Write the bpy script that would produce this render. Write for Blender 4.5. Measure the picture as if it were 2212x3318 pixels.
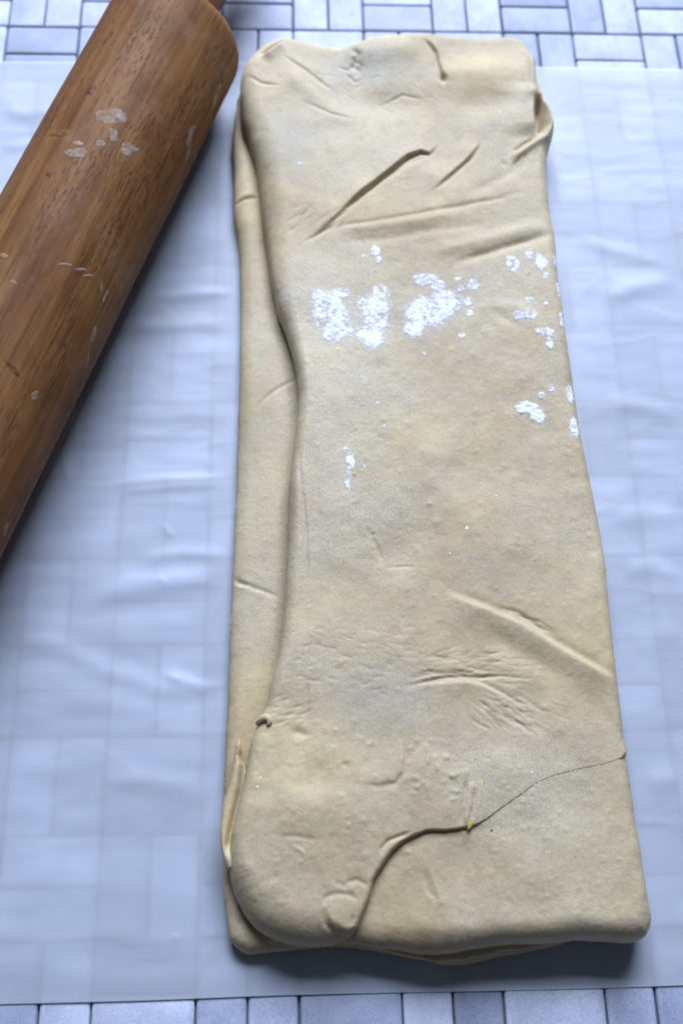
import bpy, math, random
import numpy as np
from mathutils import Vector, Matrix

# ------------------------------------------------------------------ scene, camera, light
for o in list(bpy.data.objects):
    bpy.data.objects.remove(o)
S = bpy.context.scene
COL = S.collection
MM = 0.001                                   # everything below is worked out in millimetres
random.seed(7)
RNG = np.random.default_rng(11)

F_PX, PITCH, YAW, ROLL = 3509.03, 1.170993, -0.109656, 0.095219
CAM = np.array([71.658, -442.581, 415.921])
_c, _s = math.cos(YAW), math.sin(YAW)
FW = np.array([-_s * math.cos(PITCH), _c * math.cos(PITCH), -math.sin(PITCH)])
_r = np.array([_c, _s, 0.0]); _u = np.cross(_r, FW)
RT = _r * math.cos(ROLL) + _u * math.sin(ROLL)
UP = -_r * math.sin(ROLL) + _u * math.cos(ROLL)

cam_data = bpy.data.cameras.new('camera')
cam = bpy.data.objects.new('camera', cam_data); COL.objects.link(cam)
M = Matrix(((RT[0], UP[0], -FW[0], CAM[0] * MM), (RT[1], UP[1], -FW[1], CAM[1] * MM),
            (RT[2], UP[2], -FW[2], CAM[2] * MM), (0, 0, 0, 1)))
cam.matrix_world = M
cam_data.sensor_fit = 'VERTICAL'; cam_data.sensor_height = 36.0; cam_data.sensor_width = 24.0
cam_data.lens = 36.0 * F_PX / 3318.0
cam_data.clip_start = 0.01; cam_data.clip_end = 100
cam_data.dof.use_dof = True
cam_data.dof.focus_distance = 0.418
cam_data.dof.aperture_fstop = 7.5
S.camera = cam

W = bpy.data.worlds.new('World'); S.world = W; W.use_nodes = True
bg = W.node_tree.nodes['Background']
bg.inputs['Color'].default_value = (0.66, 0.80, 1.0, 1)
bg.inputs['Strength'].default_value = 0.07

ld = bpy.data.lights.new('window_light', 'AREA'); ld.shape = 'RECTANGLE'
ld.size = 1.8; ld.size_y = 1.3; ld.energy = 165.0; ld.color = (0.725, 0.828, 1.08)
lo = bpy.data.objects.new('window_light', ld); COL.objects.link(lo)
lo.location = (0.28, 1.82, 1.80)
lo.rotation_euler = (Vector((0.10, -0.22, 0.0)) - Vector(lo.location)).to_track_quat('-Z', 'Y').to_euler()

S.render.engine = 'CYCLES'
S.view_settings.view_transform = 'Standard'; S.view_settings.look = 'None'
S.view_settings.exposure = 0.0; S.view_settings.gamma = 1.0
S.cycles.max_bounces = 8; S.cycles.diffuse_bounces = 5; S.cycles.transmission_bounces = 6
S.cycles.transparent_max_bounces = 8


def at(px, py, z):
    """point (mm) at height z seen at a point of the 1568 x 2352 layout sketch"""
    x, y = px * 2212 / 1568.0, py * 2212 / 1568.0
    d = FW + RT * (x - 1106) / F_PX - UP * (y - 1659) / F_PX
    p = CAM + d * (z - CAM[2]) / d[2]
    return p[0], p[1]


# ------------------------------------------------------------------ materials
def new_mat(name):
    m = bpy.data.materials.new(name); m.use_nodes = True
    nt = m.node_tree; nt.nodes.clear()
    return m, nt


def N(nt, typ, **kw):
    n = nt.nodes.new(typ)
    for k, v in kw.items():
        if k in n.inputs.keys():
            n.inputs[k].default_value = v
        else:
            setattr(n, k, v)
    return n


def L(nt, a, ao, b, bi):
    nt.links.new(a.outputs[ao], b.inputs[bi])


def ramp(nt, stops, interp='LINEAR'):
    r = nt.nodes.new('ShaderNodeValToRGB'); cr = r.color_ramp; cr.interpolation = interp
    while len(cr.elements) < len(stops):
        cr.elements.new(0.5)
    for e, (p, c) in zip(cr.elements, stops):
        e.position = p
        e.color = (c[0], c[1], c[2], 1) if len(c) >= 3 else (c[0], c[0], c[0], 1)
    return r


def mixc(nt, typ='MIX', fac=0.5):
    n = nt.nodes.new('ShaderNodeMix'); n.data_type = 'RGBA'; n.blend_type = typ
    n.inputs[0].default_value = fac
    return n        # inputs 0 fac, 6 A, 7 B, output 2


def dough_material():
    m, nt = new_mat('raw_dough')
    out = N(nt, 'ShaderNodeOutputMaterial'); b = N(nt, 'ShaderNodeBsdfPrincipled')
    tc = N(nt, 'ShaderNodeTexCoord')
    big = N(nt, 'ShaderNodeTexNoise', Scale=26.0, Detail=5.0, Roughness=0.62)
    mid = N(nt, 'ShaderNodeTexNoise', Scale=190.0, Detail=5.0, Roughness=0.65)
    fine = N(nt, 'ShaderNodeTexNoise', Scale=1500.0, Detail=3.0, Roughness=0.6)
    speck = N(nt, 'ShaderNodeTexVoronoi', Scale=620.0)
    dust = N(nt, 'ShaderNodeTexNoise', Scale=14.0, Detail=3.0, Roughness=0.55)
    for n in (big, mid, fine, speck, dust):
        L(nt, tc, 'Object', n, 'Vector')
    r1 = ramp(nt, [(0.28, (0.405, 0.312, 0.176)), (0.42, (0.472, 0.356, 0.194)), (0.55, (0.520, 0.398, 0.210)), (0.70, (0.605, 0.466, 0.230))])
    L(nt, big, 'Fac', r1, 'Fac')
    r2 = ramp(nt, [(0.28, (0.85, 0.845, 0.84)), (0.5, (1, 1, 1)), (0.72, (1.08, 1.08, 1.07))])
    L(nt, mid, 'Fac', r2, 'Fac')
    # butter working through the sheet, and greyer, duller spots, in a few places of their own
    base_c = r1; base_o = 'Color'
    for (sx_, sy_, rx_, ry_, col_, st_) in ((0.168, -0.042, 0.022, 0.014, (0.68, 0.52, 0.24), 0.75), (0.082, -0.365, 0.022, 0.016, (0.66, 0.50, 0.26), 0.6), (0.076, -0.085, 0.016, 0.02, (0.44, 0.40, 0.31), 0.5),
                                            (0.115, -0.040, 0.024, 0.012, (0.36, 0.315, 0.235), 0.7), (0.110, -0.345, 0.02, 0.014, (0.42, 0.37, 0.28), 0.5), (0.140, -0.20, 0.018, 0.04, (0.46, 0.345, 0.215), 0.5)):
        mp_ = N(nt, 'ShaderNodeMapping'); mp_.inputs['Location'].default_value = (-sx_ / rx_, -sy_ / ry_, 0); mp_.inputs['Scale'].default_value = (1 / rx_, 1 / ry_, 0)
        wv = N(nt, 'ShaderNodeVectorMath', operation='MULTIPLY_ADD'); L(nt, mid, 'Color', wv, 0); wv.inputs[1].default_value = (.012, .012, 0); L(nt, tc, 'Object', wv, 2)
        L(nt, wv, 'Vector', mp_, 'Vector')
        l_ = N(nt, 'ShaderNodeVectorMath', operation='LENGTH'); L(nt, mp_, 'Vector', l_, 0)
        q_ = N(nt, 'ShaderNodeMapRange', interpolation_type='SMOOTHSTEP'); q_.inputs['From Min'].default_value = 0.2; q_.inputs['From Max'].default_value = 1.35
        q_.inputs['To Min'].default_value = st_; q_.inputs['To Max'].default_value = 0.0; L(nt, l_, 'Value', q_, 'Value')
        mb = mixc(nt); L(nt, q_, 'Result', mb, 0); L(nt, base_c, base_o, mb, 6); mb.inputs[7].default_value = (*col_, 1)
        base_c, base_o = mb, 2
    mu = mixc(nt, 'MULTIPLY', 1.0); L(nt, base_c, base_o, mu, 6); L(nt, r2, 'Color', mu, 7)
    # clinging flour: fine pale grains, thicker in some places
    r3 = ramp(nt, [(0.34, (0.15,)), (0.70, (1,))]); L(nt, fine, 'Fac', r3, 'Fac')
    # more of it where the hands and the pin left it, left of the middle
    mpd = N(nt, 'ShaderNodeMapping', vector_type='POINT'); mpd.inputs['Location'].default_value = (-0.086 / .036, 0.245 / .085, 0)
    mpd.inputs['Scale'].default_value = (1 / .036, 1 / .085, 0.0); L(nt, tc, 'Object', mpd, 'Vector')
    ln = N(nt, 'ShaderNodeVectorMath', operation='LENGTH'); L(nt, mpd, 'Vector', ln, 0)
    mr = N(nt, 'ShaderNodeMapRange'); mr.inputs['From Min'].default_value = 0.1; mr.inputs['From Max'].default_value = 1.3
    mr.inputs['To Min'].default_value = 0.30; mr.inputs['To Max'].default_value = 0.0; L(nt, ln, 'Value', mr, 'Value')
    dsum = N(nt, 'ShaderNodeMath', operation='ADD'); L(nt, dust, 'Fac', dsum, 0); L(nt, mr, 'Result', dsum, 1)
    r4 = ramp(nt, [(0.40, (0.14,)), (0.76, (0.85,))]); L(nt, dsum, 0, r4, 'Fac')
    mm = N(nt, 'ShaderNodeMath', operation='MULTIPLY'); L(nt, r3, 'Color', mm, 0); L(nt, r4, 'Color', mm, 1)
    mx = mixc(nt); L(nt, mm, 0, mx, 0); L(nt, mu, 2, mx, 6); mx.inputs[7].default_value = (0.68, 0.635, 0.515, 1)
    # rare darker bran specks
    r5 = ramp(nt, [(0.035, (1,)), (0.07, (0,))]); L(nt, speck, 'Distance', r5, 'Fac')
    sp = N(nt, 'ShaderNodeTexNoise', Scale=260.0); L(nt, tc, 'Object', sp, 'Vector')
    r6 = ramp(nt, [(0.60, (0,)), (0.68, (0.5,))]); L(nt, sp, 'Fac', r6, 'Fac')
    m2 = N(nt, 'ShaderNodeMath', operation='MULTIPLY'); L(nt, r5, 'Color', m2, 0); L(nt, r6, 'Color', m2, 1)
    mx2 = mixc(nt); L(nt, m2, 0, mx2, 0); L(nt, mx, 2, mx2, 6); mx2.inputs[7].default_value = (0.34, 0.22, 0.10, 1)
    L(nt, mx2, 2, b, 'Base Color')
    b.inputs['Roughness'].default_value = 0.62
    b.inputs['Specular IOR Level'].default_value = 0.32
    b.inputs['Subsurface Weight'].default_value = 0.25
    b.inputs['Subsurface Radius'].default_value = (1.0, 0.55, 0.25)
    b.inputs['Subsurface Scale'].default_value = 0.003
    # relief
    add = N(nt, 'ShaderNodeMath', operation='ADD'); sc = N(nt, 'ShaderNodeMath', operation='MULTIPLY')
    sc.inputs[1].default_value = 0.35
    L(nt, fine, 'Fac', sc, 0)
    mid2 = N(nt, 'ShaderNodeTexNoise', Scale=520.0, Detail=3.0, Roughness=0.55); L(nt, tc, 'Object', mid2, 'Vector')
    L(nt, mid2, 'Fac', add, 0); L(nt, sc, 0, add, 1)
    bp = N(nt, 'ShaderNodeBump', Strength=0.36, Distance=0.0005)
    L(nt, add, 0, bp, 'Height'); L(nt, bp, 'Normal', b, 'Normal')
    L(nt, b, 'BSDF', out, 'Surface')
    return m


def flour_material():
    m, nt = new_mat('flour')
    out = N(nt, 'ShaderNodeOutputMaterial'); b = N(nt, 'ShaderNodeBsdfPrincipled')
    tc = N(nt, 'ShaderNodeTexCoord')
    n1 = N(nt, 'ShaderNodeTexNoise', Scale=1400.0, Detail=3.0, Roughness=0.6); L(nt, tc, 'Object', n1, 'Vector')
    r = ramp(nt, [(0.3, (0.80, 0.79, 0.77)), (0.6, (0.89, 0.885, 0.87))]); L(nt, n1, 'Fac', r, 'Fac')
    L(nt, r, 'Color', b, 'Base Color'); b.inputs['Roughness'].default_value = 0.95
    b.inputs['Specular IOR Level'].default_value = 0.1
    bp = N(nt, 'ShaderNodeBump', Strength=0.25, Distance=0.0004); L(nt, n1, 'Fac', bp, 'Height')
    L(nt, bp, 'Normal', b, 'Normal')
    at_ = N(nt, 'ShaderNodeAttribute', attribute_name='amount')
    n2 = N(nt, 'ShaderNodeTexNoise', Scale=2300.0, Detail=2.0, Roughness=0.6); L(nt, tc, 'Object', n2, 'Vector')
    n3 = N(nt, 'ShaderNodeTexNoise', Scale=600.0, Detail=3.0, Roughness=0.6); L(nt, tc, 'Object', n3, 'Vector')
    s1 = N(nt, 'ShaderNodeMath', operation='ADD'); L(nt, n2, 'Fac', s1, 0); L(nt, n3, 'Fac', s1, 1)
    s2 = N(nt, 'ShaderNodeMath', operation='ADD'); L(nt, s1, 0, s2, 0); L(nt, at_, 'Fac', s2, 1)
    ra = N(nt, 'ShaderNodeMapRange'); ra.inputs['From Min'].default_value = 0.92; ra.inputs['From Max'].default_value = 1.70
    L(nt, s2, 0, ra, 'Value'); L(nt, ra, 'Result', b, 'Alpha')
    L(nt, b, 'BSDF', out, 'Surface')
    return m


def smear_material():
    m, nt = new_mat('dried_flour_paste')
    out = N(nt, 'ShaderNodeOutputMaterial'); b = N(nt, 'ShaderNodeBsdfPrincipled')
    tc = N(nt, 'ShaderNodeTexCoord')
    n1 = N(nt, 'ShaderNodeTexNoise', Scale=420.0, Detail=4.0, Roughness=0.7); L(nt, tc, 'Object', n1, 'Vector')
    r = ramp(nt, [(0.36, (0.55, 0.44, 0.35)), (0.62, (0.72, 0.66, 0.60))]); L(nt, n1, 'Fac', r, 'Fac')
    L(nt, r, 'Color', b, 'Base Color'); b.inputs['Roughness'].default_value = 0.8
    n2 = N(nt, 'ShaderNodeTexNoise', Scale=260.0, Detail=5.0, Roughness=0.7); L(nt, tc, 'Object', n2, 'Vector')
    ra = ramp(nt, [(0.35, (0.04,)), (0.70, (0.55,))]); L(nt, n2, 'Fac', ra, 'Fac'); L(nt, ra, 'Color', b, 'Alpha')
    L(nt, b, 'BSDF', out, 'Surface')
    return m


def wood_material():
    m, nt = new_mat('worn_beech_wood')
    out = N(nt, 'ShaderNodeOutputMaterial'); b = N(nt, 'ShaderNodeBsdfPrincipled')
    tc = N(nt, 'ShaderNodeTexCoord')

    def stretched(sx, sz, detail, rough, dist=0.0):
        mp = N(nt, 'ShaderNodeMapping'); mp.inputs['Scale'].default_value = (sx, sx, sz)
        L(nt, tc, 'Object', mp, 'Vector')
        n = N(nt, 'ShaderNodeTexNoise', Scale=1.0, Detail=detail, Roughness=rough, Distortion=dist)
        L(nt, mp, 'Vector', n, 'Vector'); return n
    bands = stretched(95.0, 5.0, 4.0, 0.6, 0.6)
    grain = stretched(520.0, 22.0, 6.0, 0.75)
    pores = stretched(1100.0, 210.0, 3.0, 0.6)
    blot = stretched(38.0, 22.0, 4.0, 0.65)
    r1 = ramp(nt, [(0.28, (0.150, 0.056, 0.017)), (0.46, (0.212, 0.090, 0.028)), (0.60, (0.265, 0.123, 0.041)), (0.78, (0.340, 0.174, 0.064))])
    L(nt, bands, 'Fac', r1, 'Fac')
    r2 = ramp(nt, [(0.34, (0.62, 0.55, 0.48)), (0.50, (1, 1, 1)), (0.66, (1.18, 1.2, 1.2))]); L(nt, grain, 'Fac', r2, 'Fac')
    a = mixc(nt, 'MULTIPLY', 1.0); L(nt, r1, 'Color', a, 6); L(nt, r2, 'Color', a, 7)
    r3 = ramp(nt, [(0.30, (0.70, 0.62, 0.54)), (0.55, (1, 1, 1))]); L(nt, blot, 'Fac', r3, 'Fac')
    a2 = mixc(nt, 'MULTIPLY', 1.0); L(nt, a, 2, a2, 6); L(nt, r3, 'Color', a2, 7)
    # short dark pores, clustered
    r4 = ramp(nt, [(0.53, (0,)), (0.64, (1,))]); L(nt, pores, 'Fac', r4, 'Fac')
    cl = stretched(60.0, 16.0, 2.0, 0.5)
    r5 = ramp(nt, [(0.38, (0.10,)), (0.60, (0.85,))]); L(nt, cl, 'Fac', r5, 'Fac')
    pm = N(nt, 'ShaderNodeMath', operation='MULTIPLY'); L(nt, r4, 'Color', pm, 0); L(nt, r5, 'Color', pm, 1)
    a3 = mixc(nt); L(nt, pm, 0, a3, 0); L(nt, a2, 2, a3, 6); a3.inputs[7].default_value = (0.085, 0.036, 0.014, 1)
    # dried flour film on the surface
    fl = N(nt, 'ShaderNodeTexNoise', Scale=46.0, Detail=7.0, Roughness=0.72); L(nt, tc, 'Object', fl, 'Vector')
    r6 = ramp(nt, [(0.54, (0,)), (0.80, (0.24,))]); L(nt, fl, 'Fac', r6, 'Fac')
    a4 = mixc(nt); L(nt, r6, 'Color', a4, 0); L(nt, a3, 2, a4, 6); a4.inputs[7].default_value = (0.50, 0.40, 0.31, 1)
    L(nt, a4, 2, b, 'Base Color')
    b.inputs['Roughness'].default_value = 0.6; b.inputs['Specular IOR Level'].default_value = 0.15
    sub = N(nt, 'ShaderNodeMath', operation='SUBTRACT'); L(nt, grain, 'Fac', sub, 0); L(nt, pm, 0, sub, 1)
    bp = N(nt, 'ShaderNodeBump', Strength=0.35, Distance=0.0004); L(nt, sub, 0, bp, 'Height')
    L(nt, bp, 'Normal', b, 'Normal'); L(nt, b, 'BSDF', out, 'Surface')
    return m


def plain(name, col, rough=0.7):
    m, nt = new_mat(name)
    out = N(nt, 'ShaderNodeOutputMaterial'); b = N(nt, 'ShaderNodeBsdfPrincipled')
    tc = N(nt, 'ShaderNodeTexCoord')
    n1 = N(nt, 'ShaderNodeTexNoise', Scale=700.0, Detail=3.0); L(nt, tc, 'Object', n1, 'Vector')
    r = ramp(nt, [(0.3, [c * 0.8 for c in col]), (0.7, [min(1, c * 1.15) for c in col])]); L(nt, n1, 'Fac', r, 'Fac')
    L(nt, r, 'Color', b, 'Base Color'); b.inputs['Roughness'].default_value = rough
    L(nt, b, 'BSDF', out, 'Surface'); return m


def paper_material():
    m, nt = new_mat('waxed_paper')
    out = N(nt, 'ShaderNodeOutputMaterial')
    tc = N(nt, 'ShaderNodeTexCoord')
    mp = N(nt, 'ShaderNodeMapping'); mp.inputs['Scale'].default_value = (60, 700, 60); L(nt, tc, 'Object', mp, 'Vector')
    fib = N(nt, 'ShaderNodeTexNoise', Scale=1.0, Detail=4.0, Roughness=0.65); L(nt, mp, 'Vector', fib, 'Vector')
    fine = N(nt, 'ShaderNodeTexNoise', Scale=900.0, Detail=3.0); L(nt, tc, 'Object', fine, 'Vector')
    av = N(nt, 'ShaderNodeMath', operation='ADD'); L(nt, fib, 'Fac', av, 0); L(nt, fine, 'Fac', av, 1)
    r = ramp(nt, [(0.30, (0.85, 0.91, 0.995)), (0.70, (0.90, 0.94, 1.0))])
    hv = N(nt, 'ShaderNodeMath', operation='MULTIPLY'); hv.inputs[1].default_value = 0.5; L(nt, av, 0, hv, 0)
    L(nt, hv, 0, r, 'Fac')
    bp = N(nt, 'ShaderNodeBump', Strength=0.25, Distance=0.0003); L(nt, hv, 0, bp, 'Height')
    d = N(nt, 'ShaderNodeBsdfDiffuse'); L(nt, r, 'Color', d, 'Color'); L(nt, bp, 'Normal', d, 'Normal')
    t = N(nt, 'ShaderNodeBsdfTranslucent'); t.inputs['Color'].default_value = (0.95, 0.975, 0.995, 1)
    mx = N(nt, 'ShaderNodeMixShader'); mx.inputs[0].default_value = 0.57
    L(nt, d, 'BSDF', mx, 1); L(nt, t, 'BSDF', mx, 2)
    tr = N(nt, 'ShaderNodeBsdfTransparent'); tr.inputs['Color'].default_value = (0.96, 0.97, 0.99, 1)
    mx1 = N(nt, 'ShaderNodeMixShader'); mx1.inputs[0].default_value = 0.13
    L(nt, mx, 'Shader', mx1, 1); L(nt, tr, 'BSDF', mx1, 2)
    g = N(nt, 'ShaderNodeBsdfGlossy', Roughness=0.5); g.inputs['Color'].default_value = (1, 1, 1, 1); L(nt, bp, 'Normal', g, 'Normal')
    fr = N(nt, 'ShaderNodeFresnel', IOR=1.42)
    mx2 = N(nt, 'ShaderNodeMixShader'); L(nt, fr, 'Fac', mx2, 0); L(nt, mx1, 'Shader', mx2, 1); L(nt, g, 'BSDF', mx2, 2)
    L(nt, mx2, 'Shader', out, 'Surface')
    return m


def tile_material():
    m, nt = new_mat('white_stone_tile')
    out = N(nt, 'ShaderNodeOutputMaterial'); b = N(nt, 'ShaderNodeBsdfPrincipled')
    tc = N(nt, 'ShaderNodeTexCoord'); oi = N(nt, 'ShaderNodeObjectInfo')
    off = N(nt, 'ShaderNodeVectorMath', operation='ADD'); L(nt, tc, 'Object', off, 0)
    cmb = N(nt, 'ShaderNodeCombineXYZ'); L(nt, oi, 'Random', cmb, 'X'); L(nt, oi, 'Random', cmb, 'Z'); L(nt, cmb, 'Vector', off, 1)
    n1 = N(nt, 'ShaderNodeTexNoise', Scale=75.0, Detail=5.0, Roughness=0.6); L(nt, off, 'Vector', n1, 'Vector')
    n2 = N(nt, 'ShaderNodeTexNoise', Scale=1500.0, Detail=3.0, Roughness=0.7); L(nt, off, 'Vector', n2, 'Vector')
    r1 = ramp(nt, [(0.30, (0.40, 0.44, 0.56)), (0.52, (0.51, 0.55, 0.665)), (0.72, (0.59, 0.63, 0.73))]); L(nt, n1, 'Fac', r1, 'Fac')
    r2 = ramp(nt, [(0.30, (0.72, 0.72, 0.74)), (0.55, (1, 1, 1)), (0.8, (1.07, 1.07, 1.06))]); L(nt, n2, 'Fac', r2, 'Fac')
    a = mixc(nt, 'MULTIPLY', 1.0); L(nt, r1, 'Color', a, 6); L(nt, r2, 'Color', a, 7)
    r3 = ramp(nt, [(0.0, (0.66, 0.67, 0.71)), (0.40, (0.93, 0.93, 0.95)), (1.0, (1.24, 1.22, 1.18))]); L(nt, oi, 'Random', r3, 'Fac')
    a2 = mixc(nt, 'MULTIPLY', 1.0); L(nt, a, 2, a2, 6); L(nt, r3, 'Color', a2, 7)
    # scuffed grey flecks
    n3 = N(nt, 'ShaderNodeTexNoise', Scale=330.0, Detail=6.0, Roughness=0.75); L(nt, off, 'Vector', n3, 'Vector')
    r4 = ramp(nt, [(0.64, (0,)), (0.74, (0.5,))]); L(nt, n3, 'Fac', r4, 'Fac')
    a3 = mixc(nt); L(nt, r4, 'Color', a3, 0); L(nt, a2, 2, a3, 6); a3.inputs[7].default_value = (0.27, 0.28, 0.32, 1)
    L(nt, a3, 2, b, 'Base Color'); b.inputs['Roughness'].default_value = 0.55
    b.inputs['Specular IOR Level'].default_value = 0.4
    bp = N(nt, 'ShaderNodeBump', Strength=0.3, Distance=0.0003); L(nt, n2, 'Fac', bp, 'Height'); L(nt, bp, 'Normal', b, 'Normal')
    L(nt, b, 'BSDF', out, 'Surface')
    return m


MAT_DOUGH = dough_material(); MAT_FLOUR = flour_material(); MAT_SMEAR = smear_material(); MAT_WOOD = wood_material()
MAT_PAPER = paper_material(); MAT_TILE = tile_material()
MAT_GROUT = plain('dark_grout', (0.14, 0.15, 0.18), 0.9)


# ------------------------------------------------------------------ mesh helpers
def make_mesh(name, verts, faces, mat, smooth=True):
    """verts in mm; faces list of tuples or (n,4)/(n,3) array"""
    me = bpy.data.meshes.new(name)
    v = np.asarray(verts, dtype=np.float64) * MM
    if isinstance(faces, np.ndarray):
        k = faces.shape[1]; n = faces.shape[0]
        me.vertices.add(len(v)); me.vertices.foreach_set('co', v.astype(np.float32).ravel())
        me.loops.add(n * k); me.loops.foreach_set('vertex_index', faces.astype(np.int32).ravel())
        me.polygons.add(n); me.polygons.foreach_set('loop_start', np.arange(0, n * k, k, dtype=np.int32))
        try:
            me.polygons.foreach_set('loop_total', np.full(n, k, dtype=np.int32))
        except Exception:
            pass
        me.update(calc_edges=True); me.validate()
    else:
        me.from_pydata([tuple(p) for p in v], [], [tuple(int(i) for i in f) for f in faces]); me.update()
    me.materials.append(mat)
    if smooth:
        me.polygons.foreach_set('use_smooth', np.ones(len(me.polygons), dtype=bool))
    return me


def obj(name, me, parent=None):
    o = bpy.data.objects.new(name, me); COL.objects.link(o)
    if parent is not None:
        o.parent = parent
    return o


def empty(name, loc):
    o = bpy.data.objects.new(name, None); COL.objects.link(o); o.location = [c * MM for c in loc]
    o.empty_display_size = 0.02
    return o


def tag(o, label=None, cat=None, group=None, kind=None):
    if label: o['label'] = label
    if cat: o['category'] = cat
    if group: o['group'] = group
    if kind: o['kind'] = kind
    return o


_perm = np.random.default_rng(3).random((64, 256, 256))


def vnoise(x, y, seed=0):
    """smooth value noise, about -1..1"""
    xi = np.floor(x).astype(int); yi = np.floor(y).astype(int)
    fx = x - xi; fy = y - yi
    fx = fx * fx * fx * (fx * (fx * 6 - 15) + 10); fy = fy * fy * fy * (fy * (fy * 6 - 15) + 10)
    g = _perm[seed % 64]
    a = g[xi & 255, yi & 255]; b = g[(xi + 1) & 255, yi & 255]; c = g[xi & 255, (yi + 1) & 255]; d = g[(xi + 1) & 255, (yi + 1) & 255]
    return (a * (1 - fx) * (1 - fy) + b * fx * (1 - fy) + c * (1 - fx) * fy + d * fx * fy) * 2 - 1


def fbm(x, y, scale, octs=4, seed=0, gain=0.5):
    s = np.zeros_like(x); amp = 1.0; f = 1.0 / scale; t = 0
    for i in range(octs):
        s += amp * vnoise(x * f + 13.7 * i, y * f + 7.1 * i, seed + i); t += amp; amp *= gain; f *= 2.03
    return s / t


def smooth01(t):
    t = np.clip(t, 0, 1); return t * t * (3 - 2 * t)


class Raster:
    """a height map in table millimetres"""
    def __init__(self, x0, x1, y0, y1, h):
        self.x0, self.y0, self.h = x0, y0, h
        self.nx = int((x1 - x0) / h) + 1; self.ny = int((y1 - y0) / h) + 1
        self.X, self.Y = np.meshgrid(x0 + np.arange(self.nx) * h, y0 + np.arange(self.ny) * h)
        self.Z = np.zeros_like(self.X)

    def window(self, pts, m):
        pts = np.asarray(pts); lo_ = pts.min(0) - m; hi = pts.max(0) + m
        i0 = max(0, int((lo_[0] - self.x0) / self.h)); i1 = min(self.nx, int((hi[0] - self.x0) / self.h) + 2)
        j0 = max(0, int((lo_[1] - self.y0) / self.h)); j1 = min(self.ny, int((hi[1] - self.y0) / self.h) + 2)
        return slice(j0, max(j0, j1)), slice(i0, max(i0, i1))

    def dist(self, pts, m):
        """signed distance (left of travel positive), arc parameter, window"""
        pts = np.asarray(pts, float); w = self.window(pts, m)
        X = self.X[w]; Y = self.Y[w]
        best = np.full(X.shape, 1e9); sg = np.ones(X.shape); tt = np.zeros(X.shape)
        seg = np.diff(pts, axis=0); ln = np.hypot(seg[:, 0], seg[:, 1]) + 1e-9; cum = np.concatenate([[0], np.cumsum(ln)])
        for k in range(len(seg)):
            dx = X - pts[k, 0]; dy = Y - pts[k, 1]; ux, uy = seg[k] / ln[k]
            t = np.clip(dx * ux + dy * uy, 0, ln[k])
            d = np.hypot(dx - t * ux, dy - t * uy); q = d < best
            best = np.where(q, d, best); sg = np.where(q, np.sign(ux * dy - uy * dx + 1e-12), sg)
            tt = np.where(q, (cum[k] + t) / cum[-1], tt)
        return best, sg, tt, w

    def line(self, pts, w, h, end=0.35):
        """a gaussian ridge (h > 0) or groove (h < 0) fading towards its ends"""
        d, s, t, win = self.dist(pts, w * 3.2)
        e = smooth01(np.minimum(t, 1 - t) / max(end, 1e-3)) if end > 0 else 1.0
        self.Z[win] += h * np.exp(-(d / w) ** 2) * e

    def step(self, pts, h, reach, w=0.35, end=0.3, groove=0.0):
        """a lip: the ground left of travel is raised by h at the line and sinks away over reach"""
        d, s, t, win = self.dist(pts, reach * 2.5)
        e = smooth01(np.minimum(t, 1 - t) / max(end, 1e-3)) if end > 0 else 1.0
        sd = d * s
        self.Z[win] += h * e * np.exp(-(np.maximum(sd, 0) / reach) ** 1.5) / (1 + np.exp(-np.clip(sd / (w * .5), -40, 40)))
        if groove:
            self.Z[win] -= groove * e * np.exp(-((sd + w * 1.5) / (w * 2.2)) ** 2)

    def blob(self, c, rx, ry, h, rot=0.0):
        win = self.window([c], max(rx, ry) * 2.6)
        dx = self.X[win] - c[0]; dy = self.Y[win] - c[1]; ca, sa = math.cos(rot), math.sin(rot)
        u = (dx * ca + dy * sa) / rx; v = (-dx * sa + dy * ca) / ry
        self.Z[win] += h * np.exp(-(u * u + v * v))

    def sample(self, x, y):
        fx = np.clip((np.asarray(x) - self.x0) / self.h, 0, self.nx - 1.001); fy = np.clip((np.asarray(y) - self.y0) / self.h, 0, self.ny - 1.001)
        i = fx.astype(int); j = fy.astype(int); a = fx - i; b = fy - j; Z = self.Z
        return Z[j, i] * (1 - a) * (1 - b) + Z[j, i + 1] * a * (1 - b) + Z[j + 1, i] * (1 - a) * b + Z[j + 1, i + 1] * a * b


def resample_loop(rows, step):
    """rows: closed loop of (x, y, attr...) in mm; Catmull-Rom, about `step` mm apart"""
    P = np.asarray(rows, float); n = len(P); out = []
    for k in range(n):
        p0, p1, p2, p3 = P[k - 1], P[k], P[(k + 1) % n], P[(k + 2) % n]
        m = max(1, int(round(np.hypot(*(p2 - p1)[:2]) / step)))
        for i in range(m):
            t = i / m
            lin = p1 * (1 - t) + p2 * t
            cr = 0.5 * ((2 * p1) + (-p0 + p2) * t + (2 * p0 - 5 * p1 + 4 * p2 - p3) * t * t + (-p0 + 3 * p1 - 3 * p2 + p3) * t ** 3)
            q = lin.copy(); q[:2] = 0.35 * lin[:2] + 0.65 * cr[:2]; out.append(q)
    return np.array(out)


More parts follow.
